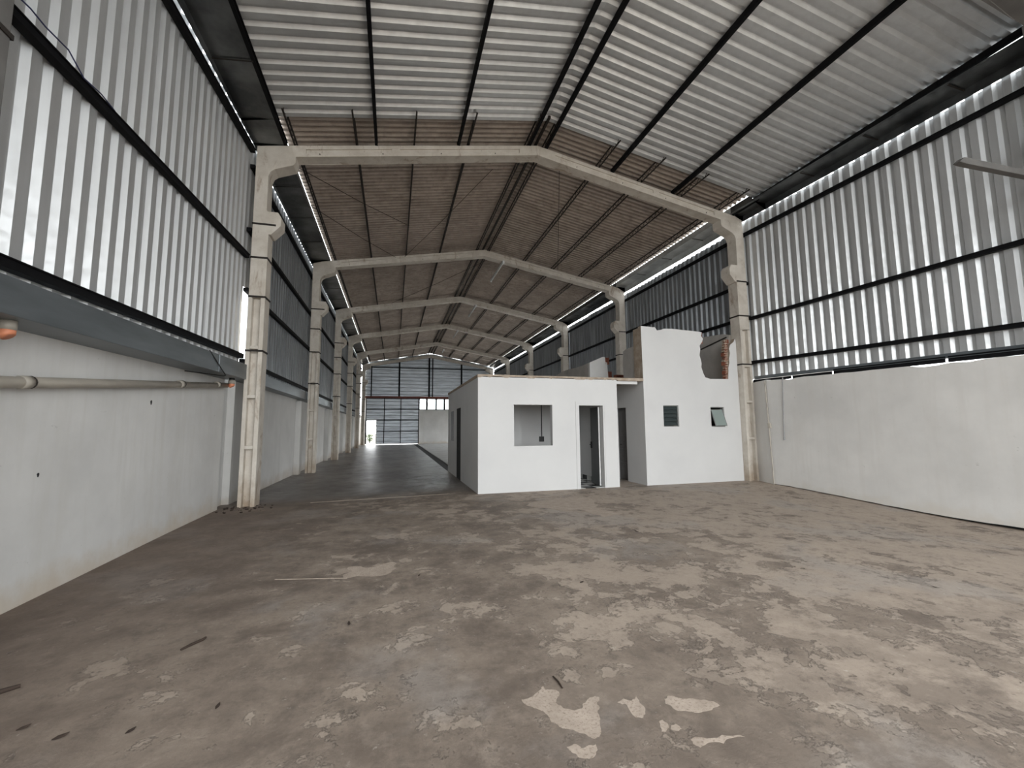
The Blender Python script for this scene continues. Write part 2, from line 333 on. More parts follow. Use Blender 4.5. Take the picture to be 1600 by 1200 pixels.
# ------------------------------------------------------------------ side walls
def bays(): return [(FRONT, FY[0]), (FY[0], FY[1])]+[(FY[i], FY[i+1]) for i in range(1, 6)]
def side_wall(sd):
    L = sd < 0
    X = (lambda a: a) if L else None
    name = 'wall_left' if L else 'wall_right'
    mb = MB()
    if L:
        ztop = 2.85
        mb.box(-3.7, -3.38, FRONT, FY[1]-.12, -.15, ztop)
        mb.box(-3.7, -3.52, FY[1]-.12, FY[1]+.5, -.15, ztop, 0)
        mb.box(-3.6, -3.38, FY[1]+.5, END, -.15, ztop, 1)
        # shallow piers beside the columns
        for i in range(2, 7): mb.box(-3.45, -3.2, FY[i]-.38, FY[i]-.02, -.02, 2.6, 1)
    else:
        # near stretch, ragged underside over a dark gap and a chipped top edge
        n = 60; y0, y1 = FRONT, 9.42; pts = []
        r = random.Random(5)
        def top(y): return 2.84-.024*(9.4-y)
        for i in range(n+1):
            y = y0+(y1-y0)*i/n; pts.append((y, fz(10, y)+.012+.035*ss((8.6-y)/5)+r.uniform(0, .012)))
        for i in range(n, -1, -1):
            y = y0+(y1-y0)*i/n; ch = -.035 if r.random() < .22 else 0
            pts.append((y, top(y)+ch+r.uniform(-.006, .006)))
        mb.prism(pts, 10.0, 10.16, 'X')
        mb.prism([(10.0, 9.42), (10.16, 9.42), (10.42, 10.14), (10.24, 10.14)], -.02, 2.86, 'Z')
        mb.box(10.12, 10.5, FRONT, 9.5, -.6, .1, 2)
        for ya, yb in ((FY[1], 17.5), (43.6, END)): mb.box(10.25, 10.5, ya, yb, -.1, 2.9, 1)
        mb.box(10.25, 10.5, 17.5, 43.6, 2.75, 2.9, 1)  # unseen openings beneath, added to let daylight into the far bays
        for ya in (23.7, 30.4, 37.3): mb.box(10.25, 10.5, ya, ya+.5, -.1, 2.75, 1)
    root = mb.build(name, [MT['plaster'] if L else MT['plaster_r'], MT['plaster_old'], MT['dark']])
    tag(root, ('plastered lower wall with steel cladding above, beside the sloping pipe' if L else 'plastered lower wall with steel cladding above, on the side of the broken block'), kind='structure')
    xs_ = -3.19 if L else 10.33; N = (-1, 0, 0) if L else (1, 0, 0)
    sgn = 1 if L else -1
    if L:
        zt = lambda y: 7.9+.048*(min(y, 10.1)-6.7) if y < 10.13 else 7.98
        zb = lambda y: 2.90+.02*(min(max(y, 0), 10.1)-4.7) if y < 10.13 else 2.98
    else:
        zt = lambda y: 7.70+.03*(y-4) if y < 10.13 else 7.74
        zb = lambda y: 2.86+.02*(y-4.4) if y < 10.13 else 2.95
    for k, (a, b) in enumerate(bays()):
        y = a if k < 2 else a+(.38 if k == 2 else .02)
        new = k < 2
        b2 = b
        while y < b2-.05:
            e = min(y+1.0, b2)
            if not L and k == 2 and y < a+.4:      # the ragged gap beside the column
                o = sheet((xs_, 0, 0), (0, 1, 0), (0, 0, 1), N, y, y+.36, lambda t: 4.5, zt, TRAP, .045).build('metal_sheet', MT['old_sheet'], root)
                y += .36; continue
            j = random.uniform(-.008, .008) if new else random.uniform(-.02, .02)
            o = sheet((xs_+(random.uniform(0, .004)*sgn), 0, 0), (0, 1, 0), (0, 0, 1), N, y, e+(.02 if new else .01), (lambda t: zb(t)+j), (lambda t: zt(t)+j*(.4 if new else 1)), TRAP, .05).build('metal_sheet', MT['new_sheet' if new else 'old_sheet'], root)
            y = e
    # narrow closing sheet behind the first column beyond the camera
    sheet((xs_, 0, 0), (0, 1, 0), (0, 0, 1), N, FY[1], FY[1]+.4, lambda t: (4.7 if L else zb(10.1)), lambda t: zt(10.1), TRAP, .04).build('metal_sheet', MT['new_sheet'], root)
    # girts, bay by bay
    xg0, xg1 = (-3.185, -3.09) if L else (10.23, 10.325); xm = (xg0+xg1)/2
    if L: G = [(3.0, .027, .10), (5.09, .048, .085), (7.40, .07, .085)]; G2 = [3.06, 4.62, 5.98, 7.45]
    else: G = [(3.27, .035, .085), (4.68, .02, .085), (7.27, .028, .085)]; G2 = [3.45, 4.85, 5.9, 7.42]
    yr = 4.6
    for k, (a, b) in enumerate(bays()):
        if k < 2:
            for z, sl, h in G:
                za, zb_ = z+sl*(a-yr), z+sl*(b-yr)
                q = MB(); q.bar((xm, a+.01, za), (xm, b-.01, zb_), xg1-xg0, h); q.bar((xm-.04*(-sgn), a+.01, za+h*.36), (xm-.04*(-sgn), b-.01, zb_+h*.36), .05, .012)
                q.build('girt', MT['black_steel'], root)
        else:
            for z in G2:
                q = MB(); q.bar((xm, a+.01, z), (xm, b-.01, z), xg1-xg0, .08); q.build('girt', MT['black_steel'], root)
    # sheet-metal box flashing over the plastered part
    for k, (a, b) in enumerate(bays()):
        if L:
            x1 = -3.02 if k < 2 else -3.12
            za, zb_ = (2.53+.02*(a-4.7), 2.53+.02*(b-4.7)) if k < 2 else (2.66, 2.66)
            t = .335 if k < 2 else .30
            cut = a+(b-a)*.78 if k == 1 else None
            for p, q_ in ([(a, cut), (cut, b)] if cut else [(a, b)]):
                f = lin(a, za, b, zb_); q = MB(); g = .008
                p2, q2 = p+g+.01, q_-g-.01
                for (y0_, y1_) in ((p2, q2),):
                    vs = [(x, y, z) for y in (y0_, y1_) for x, z in ((-3.39, f(y)+.0), (x1, f(y)+.02), (x1, f(y)+t), (-3.16, f(y)+t+.0))]
                    q.add(vs, [(0, 1, 5, 4), (1, 2, 6, 5), (2, 3, 7, 6), (0, 3, 2, 1), (4, 5, 6, 7), (0, 4, 7, 3)])
                o = q.build('box_flashing', MT['flashing'], root)
                b_ = o.modifiers.new('b', 'BEVEL'); b_.width = .008; b_.segments = 2; b_.limit_method = 'ANGLE'
        elif k < 2:
            q = MB(); f = lambda y: 2.88+.02*(y-4.4)
            q.bar((10.31, a+.01, f(a)), (10.31, b-.01, f(b)), .02, .1); q.bar((10.25, a+.01, f(a)-.05), (10.25, b-.01, f(b)-.05), .12, .008)
            q.build('base_flashing', MT['flashing'], root)
            yy = a
            while yy < b-.05:
                e = min(yy+1.1, b); hi = 0 if yy < 7.2 else .045
                q = MB(); q.bar((10.21, yy, f(yy)-.075-hi*.6), (10.21, e-(.05 if int(yy*3) % 2 else 0), f(e)-.075-hi*.6), .03, .12-hi); q.build('closing_strip', MT['black_steel'], root); yy = e
    return root
wl = side_wall(-1); wr = side_wall(1)
# plaster scars on the left wall
for y, z, s_ in [(5.37, 1.17, .022), (7.3, 2.0, .035)]:
    mb = MB(); mb.prism([(y+s_*.6*math.cos(t)*(1+.3*math.sin(3*t)), z+s_*math.sin(t)) for t in [k*.7 for k in range(9)]], -3.383, -3.377, 'X')
    mb.build('chip_scar', MT['dark'], wl)

# ------------------------------------------------------------------ ceiling
ce = MB(); ce.box(RID-.03, RID+.03, 9.2, END, bt(RID)+.10, bt(RID)+.16)
ceil = ce.build('ceiling', MT['rust_steel']); tag(ceil, 'pitched roof of bright steel sheets in front and brown corrugated sheets beyond', kind='structure')
cs = math.cos(math.atan(.181)); sn = math.sin(math.atan(.181))
def roof_sheets(y0, y1, wd, off, prof, depth, mat, xl, xr, jit, gap=.2, name='roof_sheet'):
    y = y0
    while y < y1-.05:
        e = min(y+wd, y1)
        for side, xe in ((-1, xl), (1, xr)):
            Vv = Vector((-side*cs, 0, sn)); Nn = Vector((side*sn, 0, cs))
            length = (abs(xe-RID)-gap)/cs
            zj = random.uniform(0, jit)
            O = Vector((xe, 0, bt(xe)+off+zj))
            sheet(O, (0, 1, 0), Vv, Nn, y, e+.015, lambda t: 0, lambda t: length, prof, depth, .004).build(name, mat, ceil)
        y = e
roof_sheets(FRONT, 9.37, 1.0, .135, TRAP, .055, MT['new_sheet'], -2.62, 9.98, .003)
roof_sheets(8.9, 44.75, 1.062, .235, SINE, .10, MT['fibre'], -2.52, 9.86, .012)
# ridge capping: folded corrugated pieces
def ridge(y0, y1, wd, off, prof, depth, mat):
    y = y0
    while y < y1-.05:
        e = min(y+wd, y1)
        for side in (-1, 1):
            Vv = Vector((-side*cs, 0, sn)); Nn = Vector((side*sn, 0, cs)); xe = RID+side*.38
            O = Vector((xe, 0, bt(xe)+off)); sheet(O, (0, 1, 0), Vv, Nn, y, e+.012, lambda t: 0, lambda t: .40/cs, prof, depth, .004).build('ridge_cap', mat, ceil)
        y = e
ridge(FRONT, 9.37, 1.0, .142, TRAP, .055, MT['new_sheet'])
ridge(8.9, 44.75, 1.062, .255, SINE, .10, MT['fibre'])
# new C-section purlins over the near bays
for k, (a, b) in enumerate([(FRONT, FY[0]), (FY[0], FY[1]+.1)]):
    for x in (-2.52, -.55, 1.45, 3.36, 3.84, 5.83, 7.80, 9.92):
        z = bt(x); q = MB(); q.bar((x, a, z+.065), (x, b, z+.065), .018, .125); q.bar((x+.025, a, z+.008), (x+.025, b, z+.008), .06, .012); q.bar((x+.025, a, z+.123), (x+.025, b, z+.123), .06, .008)
        q.build('purlin', MT['black_steel'], ceil)
# old open-web joists
for k in range(1, 6):
    a, b = FY[k]+(.0 if k > 1 else -1.1), FY[k+1]
    for x in (-2.32, -.98, .37, 1.74, 3.33, 3.83, 5.45, 6.78, 8.12, 9.45):
        z = bt(x); q = MB()
        q.bar((x, a, z+.21), (x, b, z+.21), .035, .02); q.bar((x, a, z+.05), (x, b, z+.05), .035, .02)
        yy = a; up = 0
        while yy < b-.1:
            q.bar((x, yy, z+(.05 if up else .21)), (x, min(yy+.17, b), z+(.21 if up else .05)), .012, .012, (1, 0, 0)); yy += .17; up ^= 1
        q.build('open_web_joist', MT['rust_steel'], ceil)
# diagonal bracing rods under the old roof
for a, b in [((-2.44, 12.9, bt(-2.4)-.0), (.13, 17.4, bt(.13)-.05)), ((2.6, 11.2, bt(2.6)), (.2, 17.4, bt(.2)-.05)), ((-2.4, 11, bt(-2.4)), (.4, 14.5, bt(.4))),
             ((4.3, 10.3, bt(4.3)), (6.9, 17, bt(6.9))), ((4.2, 17.3, bt(4.2)), (-.2, 23.7, bt(-.2)))]:
    q = MB(); q.tube([a, ((a[0]+b[0])/2, (a[1]+b[1])/2, (a[2]+b[2])/2-.05), b], .008, 6); q.build('bracing_rod', MT['rust_steel'], ceil)

# ------------------------------------------------------------------ gutters
def gutter(sd):
    L = sd < 0; root = empty('rain_gutter', ((-2.85 if L else 10.0), 10, 8.0))
    tag(root, 'dark sheet-steel eaves gutter above the wall with the sloping pipe' if L else 'dented sheet-steel eaves gutter above the wall beside the broken block', 'gutter', 'eaves gutters')
    bb = bays(); bb = [bb[0], (bb[1][0], 9.3), (9.3, bb[1][1])]+bb[2:]
    for k, (a, b) in enumerate(bb):
        old = k >= 2
        if L:
            xo, xi = -3.13, -2.50; zb = (lambda y: 7.98+.0*(y))
            lip = .235 if old else .14
            fb = lambda y: (7.9+.048*(min(y, 10.1)-6.7) if y < 10.13 else 7.98)-.11
        else:
            xo, xi = 10.27, 9.82; zb = (lambda y: 8.03-.03*(10.1-min(y, 10.1)))
            lip = .212 if old else .06
            fb = lambda y: (7.70+.03*(y-4)-.03 if y < 10.13 else 7.80)
        k -= k > 1
        mt = MT['gutter']; up = .085 if L else .02
        if not L and k == 2: mt = MT['silver']
        q = MB(); s_ = 1 if L else -1
        r = random.Random(k+3*L); n = 8
        prof = []
        for i in range(n+1):
            y = a+(b-a)*i/n; j = r.uniform(-.012, .012)*(1 if k > 1 else .3); z = zb(y)
            prof.append([(xo, y, fb(y)+j*.3), (xo, y, z+.28), (xo+.006*s_, y, z+.28), (xo+.006*s_, y, z+.008+j), (xi-.006*s_, y, z+up+.008+j), (xi-.006*s_, y, z+lip), (xi, y, z+lip), (xi, y, z+up+j), (xo-.006*s_, y, z+j), (xo-.006*s_, y, fb(y)+j*.3)])
        vs = [p for row in prof for p in row]; m_ = 10; fs = []
        for i in range(n):
            for c_ in range(m_): fs.append((i*m_+c_, i*m_+(c_+1) % m_, (i+1)*m_+(c_+1) % m_, (i+1)*m_+c_))
        fs += [tuple(range(m_)), tuple(range(n*m_, n*m_+m_))[::-1]]
        q.add(vs, fs); o = q.build('gutter_length', mt); child_of(o, root)
        for y in (a+(b-a)*.25, a+(b-a)*.5, a+(b-a)*.75):
            if b-a < 2: continue
            q = MB(); q.bar((xo-.004*s_, y, zb(y)-.018), (xi, y, zb(y)+up-.02), .03, .006)
            child_of(q.build('gutter_bracket', MT['rust_steel']), root)
gutter(-1); gutter(1)

# ------------------------------------------------------------------ concrete portal frames
ORD = ['concrete portal frame overhead in the steel-roofed bay, before the office', 'concrete portal frame standing level with the front of the white office',
       'second concrete portal frame beyond the office front', 'third concrete portal frame counted from the one at the office', 'fourth concrete portal frame counted from the one at the office',
       'fifth concrete portal frame, last free-standing one before the gable', 'concrete portal frame built against the far steel gable']
DP = .36
def frame(i, y):
    root = empty('concrete_portal_frame', (RID, y, 0)); tag(root, ORD[i], 'frame', 'concrete portal frames')
    y1 = y+DP; st = .085
    for sd in (-1, 1):
        xo, xi = (-3.07, -2.75) if sd < 0 else (10.24, 9.89)     # outer, inner face
        s_ = 1 if sd < 0 else -1
        X = lambda d: xo+s_*d
        wdt = abs(xi-xo); q = MB()
        # I-section lower shaft with cross ribs
        zs = 5.9; f0 = .075; f1 = wdt-.085
        def bx(d0, d1, ya, yb, z0, z1): q.box(min(X(d0), X(d1)), max(X(d0), X(d1)), ya, yb, z0, z1)
        top_i = 4.45
        bx(0, f0, y, y1, -.2, top_i); bx(f1, wdt, y, y1, -.2, top_i); bx(f0, f1, y+.11, y1-.11, -.2, top_i)
        for z in (-.1, 1.19, 2.26, 3.32): bx(f0, f1, y+.0, y1, z, z+.07)
        bx(0, wdt, y, y1, top_i, zs)
        # corbel, upper shaft and haunch as one silhouette
        n1 = wdt-.06
        pts = [(0, zs), (wdt, zs), (wdt+.05, zs+.0), (wdt+.24, zs+.22), (wdt+.24, zs+.42), (wdt+.17, zs+.53), (n1+.02, zs+.53), (n1, zs+.56), (n1, 7.26), (n1+.04, 7.37), (n1+.12, 7.44), (.76, 7.60), (.80, 7.66), (.80, bt(X(.80))-.27), (0, bt(xo)-.27)]
        q.prism([(X(d), z) for d, z in pts], y, y1, 'Y')
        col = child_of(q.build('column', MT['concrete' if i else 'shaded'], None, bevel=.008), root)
        e = .012
        for z in ((6.12, 5.35, 4.47, 3.28) if sd < 0 else (5.93, 4.87, 3.40)):
            q = MB(); w_ = wdt+(.13 if z > 6 else 0); a0, a1 = sorted((X(-e), X(w_+e)))
            q.box(a0, a1, y-e, y, z-.02, z+.02); q.box(a0, a1, y1, y1+e, z-.02, z+.02)
            for xx in (a0, a1-e): q.box(xx, xx+e, y-.001, y1+.001, z-.02, z+.02)
            o = q.build('metal_strap', MT['rust_steel']); o.parent = col
        # rafter
        q = MB(); D = .27
        def seg(d0, d1, ya, yb, t0, t1):
            a, b = X(d0), X(d1); q.prism([(a, bt(a)-t1), (b, bt(b)-t1), (b, bt(b)-t0), (a, bt(a)-t0)], ya, yb, 'Y')
        half = abs(RID-xo)
        seg(0, 1.0, y+.02, y1-.02, 0, D); seg(1.0, half-.5, y+.02, y1-.02, 0, .09); seg(1.0, half-.5, y+.02, y1-.02, .19, D); seg(1.0, half-.5, y+.05, y1-.05, .09, .19)
        seg(half-.5, half, y+.02, y1-.02, 0, D); seg(2.9, 3.1, y+.022, y1-.022, .0, D-.001)
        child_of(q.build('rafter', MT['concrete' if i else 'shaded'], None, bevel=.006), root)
        for d in (1.3, 2.7, 4.1, 5.5): q = MB(); xx = X(d); q.tube([(xx, y-.0, bt(xx)-.22), (xx, y+.05, bt(xx)-.22)], .012, 6); child_of(q.build('insert_bolt', MT['rust_steel']), root)
for i, y in enumerate(FY): frame(i, y)

# ------------------------------------------------------------------ far wall
Yg = END+.42
mb = MB(); mb.box(2.55, 10.3, Yg, Yg+.2, -.1, 3.45); mb.box(-3.5, -2.66, Yg, Yg+.2, -.1, 2.9); mb.box(-2.87, -2.66, Yg, Yg+.2, 2.9, 4.7); mb.box(2.44, 2.55, Yg-.2, Yg+.2, -.1, 3.45)
far_w = mb.build('wall_far', [MT['plaster']]); tag(far_w, 'far end wall, plastered low down with a steel gable above', kind='structure')
def roofz(x): return bt(x)+.15
z = 4.82
while z < 9.3:
    z1 = min(z+.5, 9.37)
    for (xa, xb) in ((-2.85, .5), (.5, 3.56), (3.56, 6.88), (6.88, 10.2)):
        def lim_l(t, xa=xa, xb=xb): return min(max(xa, RID-(9.385-t)/.181), xb)
        def lim_r(t, xa=xa, xb=xb): return max(min(xb, RID+(9.385-t)/.181), xa)
        if lim_r(z) > lim_l(z)+.05: sheet((0, Yg, 0), (0, 0, 1), (1, 0, 0), (0, 1, 0), z, z1, lim_l, lim_r, WIDE, .09).build('metal_sheet', MT['gable'], far_w)
    z = z1
for x, wd in ((-2.2, .1), (.5, .16), (3.5, .16), (3.85, .1), (6.88, .16)):
    q = MB(); q.box(x-wd/2, x+wd/2, Yg-.14, Yg-.02, 4.8, bt(x)-.02); q.build('gable_post', MT['black_steel'], far_w)
q = MB(); q.box(-2.6, 10, Yg-.1, Yg-.02, 7.72, 7.80); q.build('gable_rail', MT['black_steel'], far_w)
q = MB(); q.box(-2.9, 10.2, Yg-.2, Yg+.05, 4.62, 4.82); q.build('gable_beam', MT['orange_red'], far_w)
# high window strip
mb = MB()
for x in (2.5, 3.3, 4.25, 5.1, 6.0, 6.9, 7.8, 8.7, 9.6, 10.15): mb.box(x-.09, x+.09, Yg-.04, Yg+.12, 3.45, 4.62)
mb.box(2.5, 10.2, Yg+.02, Yg+.12, 3.45, 3.52); mb.box(2.5, 10.2, Yg+.02, Yg+.12, 4.56, 4.62)
w1 = mb.build('window_1', MT['black_steel']); tag(w1, 'bright strip of high panes beside the corrugated gate', kind='structure')
for a, b in zip((2.53, 3.33, 4.28, 5.13, 6.03, 6.93, 7.83, 8.73), (3.27, 4.22, 5.07, 5.97, 6.87, 7.77, 8.67, 9.57)):
    q = MB(); q.box(a, b, Yg+.06, Yg+.068, 3.52, 4.56); q.build('pane', MT['pane'], w1)
# corrugated gate with wicket opening
mb = MB(); Yd = Yg-.3
for x in (-2.62, -.9, .7, 2.46): mb.box(x-.035, x+.035, Yd-.03, Yd+.03, (.08 if x > -1 else 2.45), 4.6)
mb.box(-1.66, -1.6, Yd-.03, Yd+.03, .08, 2.45); mb.box(-2.66, -2.55, Yd-.03, Yd+.03, .08, 2.45)
for z in (2.42, 3.49, 4.58): mb.box(-2.62, 2.46, Yd-.03, Yd+.03, z-.03, z+.03)
for z in (1.29, .1): mb.box(-1.6, 2.46, Yd-.03, Yd+.03, z-.03, z+.03)
g = mb.build('door_1', MT['black_steel']); tag(g, 'tall ribbed steel sliding gate with an open wicket', kind='structure')
for z0, z1, xa in ((.08, .7, -1.6), (.7, 1.29, -1.6), (1.29, 1.85, -1.6), (1.85, 2.42, -1.6), (2.42, 2.95, -2.6), (2.95, 3.49, -2.6), (3.49, 4.05, -2.6), (4.05, 4.58, -2.6)):
    for p, q_ in ((xa, -.9), (-.9, .7), (.7, 2.46)):
        sheet((0, Yd+.04, 0), (0, 0, 1), (1, 0, 0), (0, 1, 0), z0, z1, lambda t: p, lambda t: q_, WIDE, .08).build('metal_sheet', MT['gable'], g)
portal('gate_portal', (-1.6, Yg+.6, 2.4), (math.radians(-90), 0, 0), 4, 5)

# ------------------------------------------------------------------ outdoors
mb = MB(); mb.box(-60, 70, 45, 140, -.25, -.03); mb.box(-60, -3.6, -60, 45, -.25, -.05); mb.box(10.6, 70, -60, 45, -.25, -.05); mb.box(-3.6, 10.6, -60, -8, -.25, -.02)
tag(mb.build('ground', MT['ground']), 'bare ground outside the hall', kind='structure')
def shrub(x, y, h, label):
    r = random.Random(int(x*10)); root = empty('shrub', (x, y, -.03)); tag(root, label, 'shrub')
    q = MB()
    for k in range(5): q.tube([(x, y, -.05), (x+r.uniform(-.3, .3), y+r.uniform(-.3, .3), h*.7)], [.02, .006], 5)
    child_of(q.build('stem', MT['twig']), root)
    q = MB()
    for k in range(260):
        t = r.uniform(0, 6.28); rr = r.uniform(0, .5)*h; p = Vector((x+rr*math.cos(t), y+rr*math.sin(t), r.uniform(.15, 1)*h)); a = Vector((r.uniform(-1, 1), r.uniform(-1, 1), r.uniform(-1, 1))).normalized()*.09; b = a.cross(Vector((.3, .5, .8))).normalized()*.035
        q.add([p-a, p+b, p+a, p-b], [(0, 1, 2, 3)])
    child_of(q.build('foliage', MT['leaf']), root)['kind'] = 'stuff'
shrub(-2.55, 51, .9, 'small green shrub outside, seen through the open wicket of the gate')

# ------------------------------------------------------------------ white office
YF = 10.3
off = empty('site_office', (3.9, 13, 0)); tag(off, 'low white plastered office with a square window opening and an open grey door', 'office')
mb = MB()
gridwall(mb, 'Y', YF, YF+.15, 2.0, 5.83, -.05, 2.86, [(2.92, 3.95, 1.13, 2.17), (4.66, 5.43, -.05, 2.2)])
child_of(mb.build('front_wall', MT['white']), off)
mb = MB(); gridwall(mb, 'X', 2.0, 2.15, YF+.15, 16.2, -.05, 2.86, [(13.1, 13.9, -.05, 2.22), (14.65, 15.5, 1.14, 2.18)])
child_of(mb.build('side_wall', MT['white']), off)
mb = MB(); mb.box(5.68, 5.83, YF+.15, 16.2, -.05, 2.86); mb.box(2.15, 5.68, 16.05, 16.2, -.05, 2.86); child_of(mb.build('rear_wall', MT['white']), off)
mb = MB(); mb.box(2.15, 5.68, 12.6, 12.72, -.05, 2.86); mb.box(2.15, 3.73, 12.3, 12.6, -.05, 2.86); child_of(mb.build('partition', MT['white']), off)
mb = MB(); mb.box(1.995, 2.05, 13.1, 13.9, 0, 2.22); child_of(mb.build('side_door_leaf', MT['dark']), off)
mb = MB(); mb.box(2.015, 2.05, 14.65, 15.5, 1.14, 2.18); child_of(mb.build('interior_shade_panel', MT['door_grey']), off)  # dark panel standing in for the shaded interior behind the opening
# roof slab with crumbling brown edge, running on over the passage
r = random.Random(11); top = [(2.0, 2.955)]; botm = []
n = 60
pts = [(2.0-.01, 2.92), (6.66, 2.92)]
low = []
for i in range(n+1):
    x = 6.66-(6.66-1.99)*i/n; low.append((x, 2.875-(.03 if (r.random() < .3 and x < 5.8) else 0)-(.0 if x < 5.83 else .03)))
mb = MB(); mb.prism(pts+low, YF-.012, 16.25, 'Y'); child_of(mb.build('roof_slab', MT['mortar']), off)
mb = MB(); mb.box(5.83, 6.5, YF+.05, YF+.2, 2.76, 2.84); child_of(mb.build('lintel', MT['white']), off)
# door frame and leaf
mb = MB(); mb.box(4.66, 4.70, YF-.012, YF+.17, -.03, 2.2); mb.box(5.39, 5.43, YF-.012, YF+.17, -.03, 2.2); mb.box(4.70, 5.39, YF-.012, YF+.17, 2.16, 2.2)
mb.box(4.60, 4.66, YF-.018, YF, -.0, 2.26); mb.box(5.43, 5.49, YF-.018, YF, -.0, 2.26); mb.box(4.66, 5.43, YF-.018, YF, 2.2, 2.26)
child_of(mb.build('door_frame', MT['white']), off)
mb = MB(); mb.bar((5.36, YF+.18, 1.08), (5.47, YF+.89, 1.08), .035, 2.1); dl = child_of(mb.build('door_leaf', MT['door_grey'], None, bevel=.003), off)
mb = MB(); mb.bar((5.358, YF+.176, 1.08), (5.36, YF+.186, 1.08), .036, 2.1); o = mb.build('door_edge', MT['door_white']); o.parent = dl; o['label'] = 'white edge of the door leaf'
mb = MB(); mb.tube([(5.44, 11.08, 1.1), (5.37, 11.085, 1.1), (5.37, 10.98, 1.1)], .012, 8); mb.box(5.395, 5.425, 11.06, 11.1, 1.0, 1.18); o = mb.build('door_handle', MT['black_plastic']); o.parent = dl
# chequered floor and tile skirting
T = .3
for i in range(12):
    for j in range(8):
        x0 = 2.15+i*T; y0 = YF+.02+j*T
        if y0 > 12.55: continue
        mb = MB(); mb.box(x0+.002, min(x0+T-.002, 5.68), y0+.002, min(y0+T-.002, 12.6), .0, .012)
        child_of(mb.build('floor_tile', MT['tile_black' if (i+j) % 2 else 'tile_white']), off)
for i in range(12):
    mb = MB(); x0 = 2.15+i*T; yb = 12.6 if x0 > 3.7 else 12.3
    if 3.4 < x0 < 3.75: continue
    mb.box(x0+.002, min(x0+T-.002, 5.68), yb-.012, yb, .012, .14); child_of(mb.build('skirting_tile', MT['tile_black' if i % 2 else 'tile_white']), off)
for j in range(7):
    mb = MB(); y0 = YF+.16+j*T; mb.box(5.668, 5.68, y0, min(y0+T-.004, 12.58), .012, .14); child_of(mb.build('skirting_tile', MT['tile_black' if j % 2 else 'tile_white']), off)
# surface cable with switch box
mb = MB(); mb.box(4.455, 4.475, 12.57, 12.6, 1.3, 2.86); sw = empty('light_switch', (4.465, 12.58, 1.25)); tag(sw, 'black switch box under a black conduit inside the office window', 'switch')
child_of(mb.build('conduit', MT['black_plastic']), sw); mb = MB(); mb.box(4.38, 4.53, 12.55, 12.6, 1.15, 1.31); child_of(mb.build('switch_box', MT['black_plastic'], None, bevel=.006), sw)

# ------------------------------------------------------------------ hollow clay brick
def brick_mb(cx, cy, cz, lx, ly, lz, open_axis='Y', rot=0):
    """hollow clay block with a 2 x 3 grid of through holes"""
    q = MB(); t = .009; nx, nz = 2, 3
    L_, W_, H_ = (lx, ly, lz) if open_axis == 'Y' else (ly, lx, lz)   # section L_ x H_, extruded W_
    def put(a0, a1, z0, z1):
        p = [(a0, -W_/2, z0), (a1, W_/2, z1)]
        q.box(a0, a1, -W_/2, W_/2, z0, z1)
    for i in range(nx+1): a = -L_/2+(L_-t)*i/nx; put(a, a+t, -H_/2, H_/2)
    for k in range(nz+1):
        z = -H_/2+(H_-t)*k/nz
        for i in range(nx): a = -L_/2+(L_-t)*i/nx; put(a+t, a+(L_-t)/nx, z, z+t)
    q.box(-L_/2+t, L_/2-t, -.01, .01, -H_/2+t, H_/2-t)
    M_ = Matrix.Translation((cx, cy, cz)) @ Matrix.Rotation(rot+(math.pi/2 if open_axis == 'X' else 0), 4, 'Z')
    q.v = [tuple(M_ @ Vector(v)) for v in q.v]; return q

# ------------------------------------------------------------------ broken two-level block
blk = empty('broken_block', (8.3, 13, 0)); tag(blk, 'tall white plastered block with a broken top corner and two small windows', 'building')
mb = MB(); gridwall(mb, 'Y', YF, YF+.15, 6.66, 9.88, -.05, 2.90, [(7.26, 7.76, 1.58, 2.18), (8.84, 9.31, 1.57, 2.14)])
out = [(6.66, 2.90), (6.65, 4.41), (7.04, 4.39), (7.10, 4.40), (7.17, 4.31), (7.30, 4.33), (7.4, 4.37), (7.67, 4.38), (8.60, 4.345), (8.68, 4.33), (8.65, 4.22), (8.71, 4.14), (8.67, 4.04), (8.58, 3.93), (8.60, 3.82), (8.56, 3.65), (8.60, 3.50), (8.62, 3.40), (8.60, 3.30), (8.66, 3.12), (8.72, 3.0), (8.89, 2.96), (9.52, 2.97), (9.55, 3.2), (9.55, 3.3), (9.60, 3.45), (9.60, 3.59), (9.64, 3.75), (9.62, 3.88), (9.66, 4.0), (9.80, 4.10), (9.85, 4.2), (9.88, 4.1), (9.88, 2.90)]
mb.prism(out[::-1], YF, YF+.15, 'Y', 0, side=lambda i: 1)
child_of(mb.build('front_wall', [MT['white'], MT['mortar']]), blk)
mb = MB(); mb.box(6.655, 6.80, YF+.151, YF+.42, 2.9, 4.38)
child_of(mb.build('broken_return', MT['mortar']), blk)
mb = MB(); gridwall(mb, 'X', 6.66, 6.80, YF+.15, 16, -.05, 2.88, [(11.28, 11.95, -.05, 2.16)]); child_of(mb.build('passage_wall', MT['white']), blk)
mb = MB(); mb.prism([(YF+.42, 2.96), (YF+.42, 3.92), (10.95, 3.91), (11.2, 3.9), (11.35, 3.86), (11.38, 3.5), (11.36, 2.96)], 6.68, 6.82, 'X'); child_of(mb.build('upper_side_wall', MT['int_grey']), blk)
mb = MB(); mb.box(6.66, 9.95, YF+.15, 16, 2.88, 2.96); child_of(mb.build('upper_slab', MT['mortar']), blk)
pts = [(10.8, 2.96), (10.74, 3.6), (10.7, 4.1), (10.62, 4.38), (10.9, 4.47), (11.84, 4.56), (13.2, 4.62), (16, 4.65), (16, 2.96)]
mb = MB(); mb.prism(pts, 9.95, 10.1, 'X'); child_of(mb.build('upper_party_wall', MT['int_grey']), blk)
mb = MB(); mb.bar((9.93, 10.72, 4.33), (9.93, 11.9, 4.15), .05, .03); child_of(mb.build('stair_scar', MT['rust_steel']), blk)
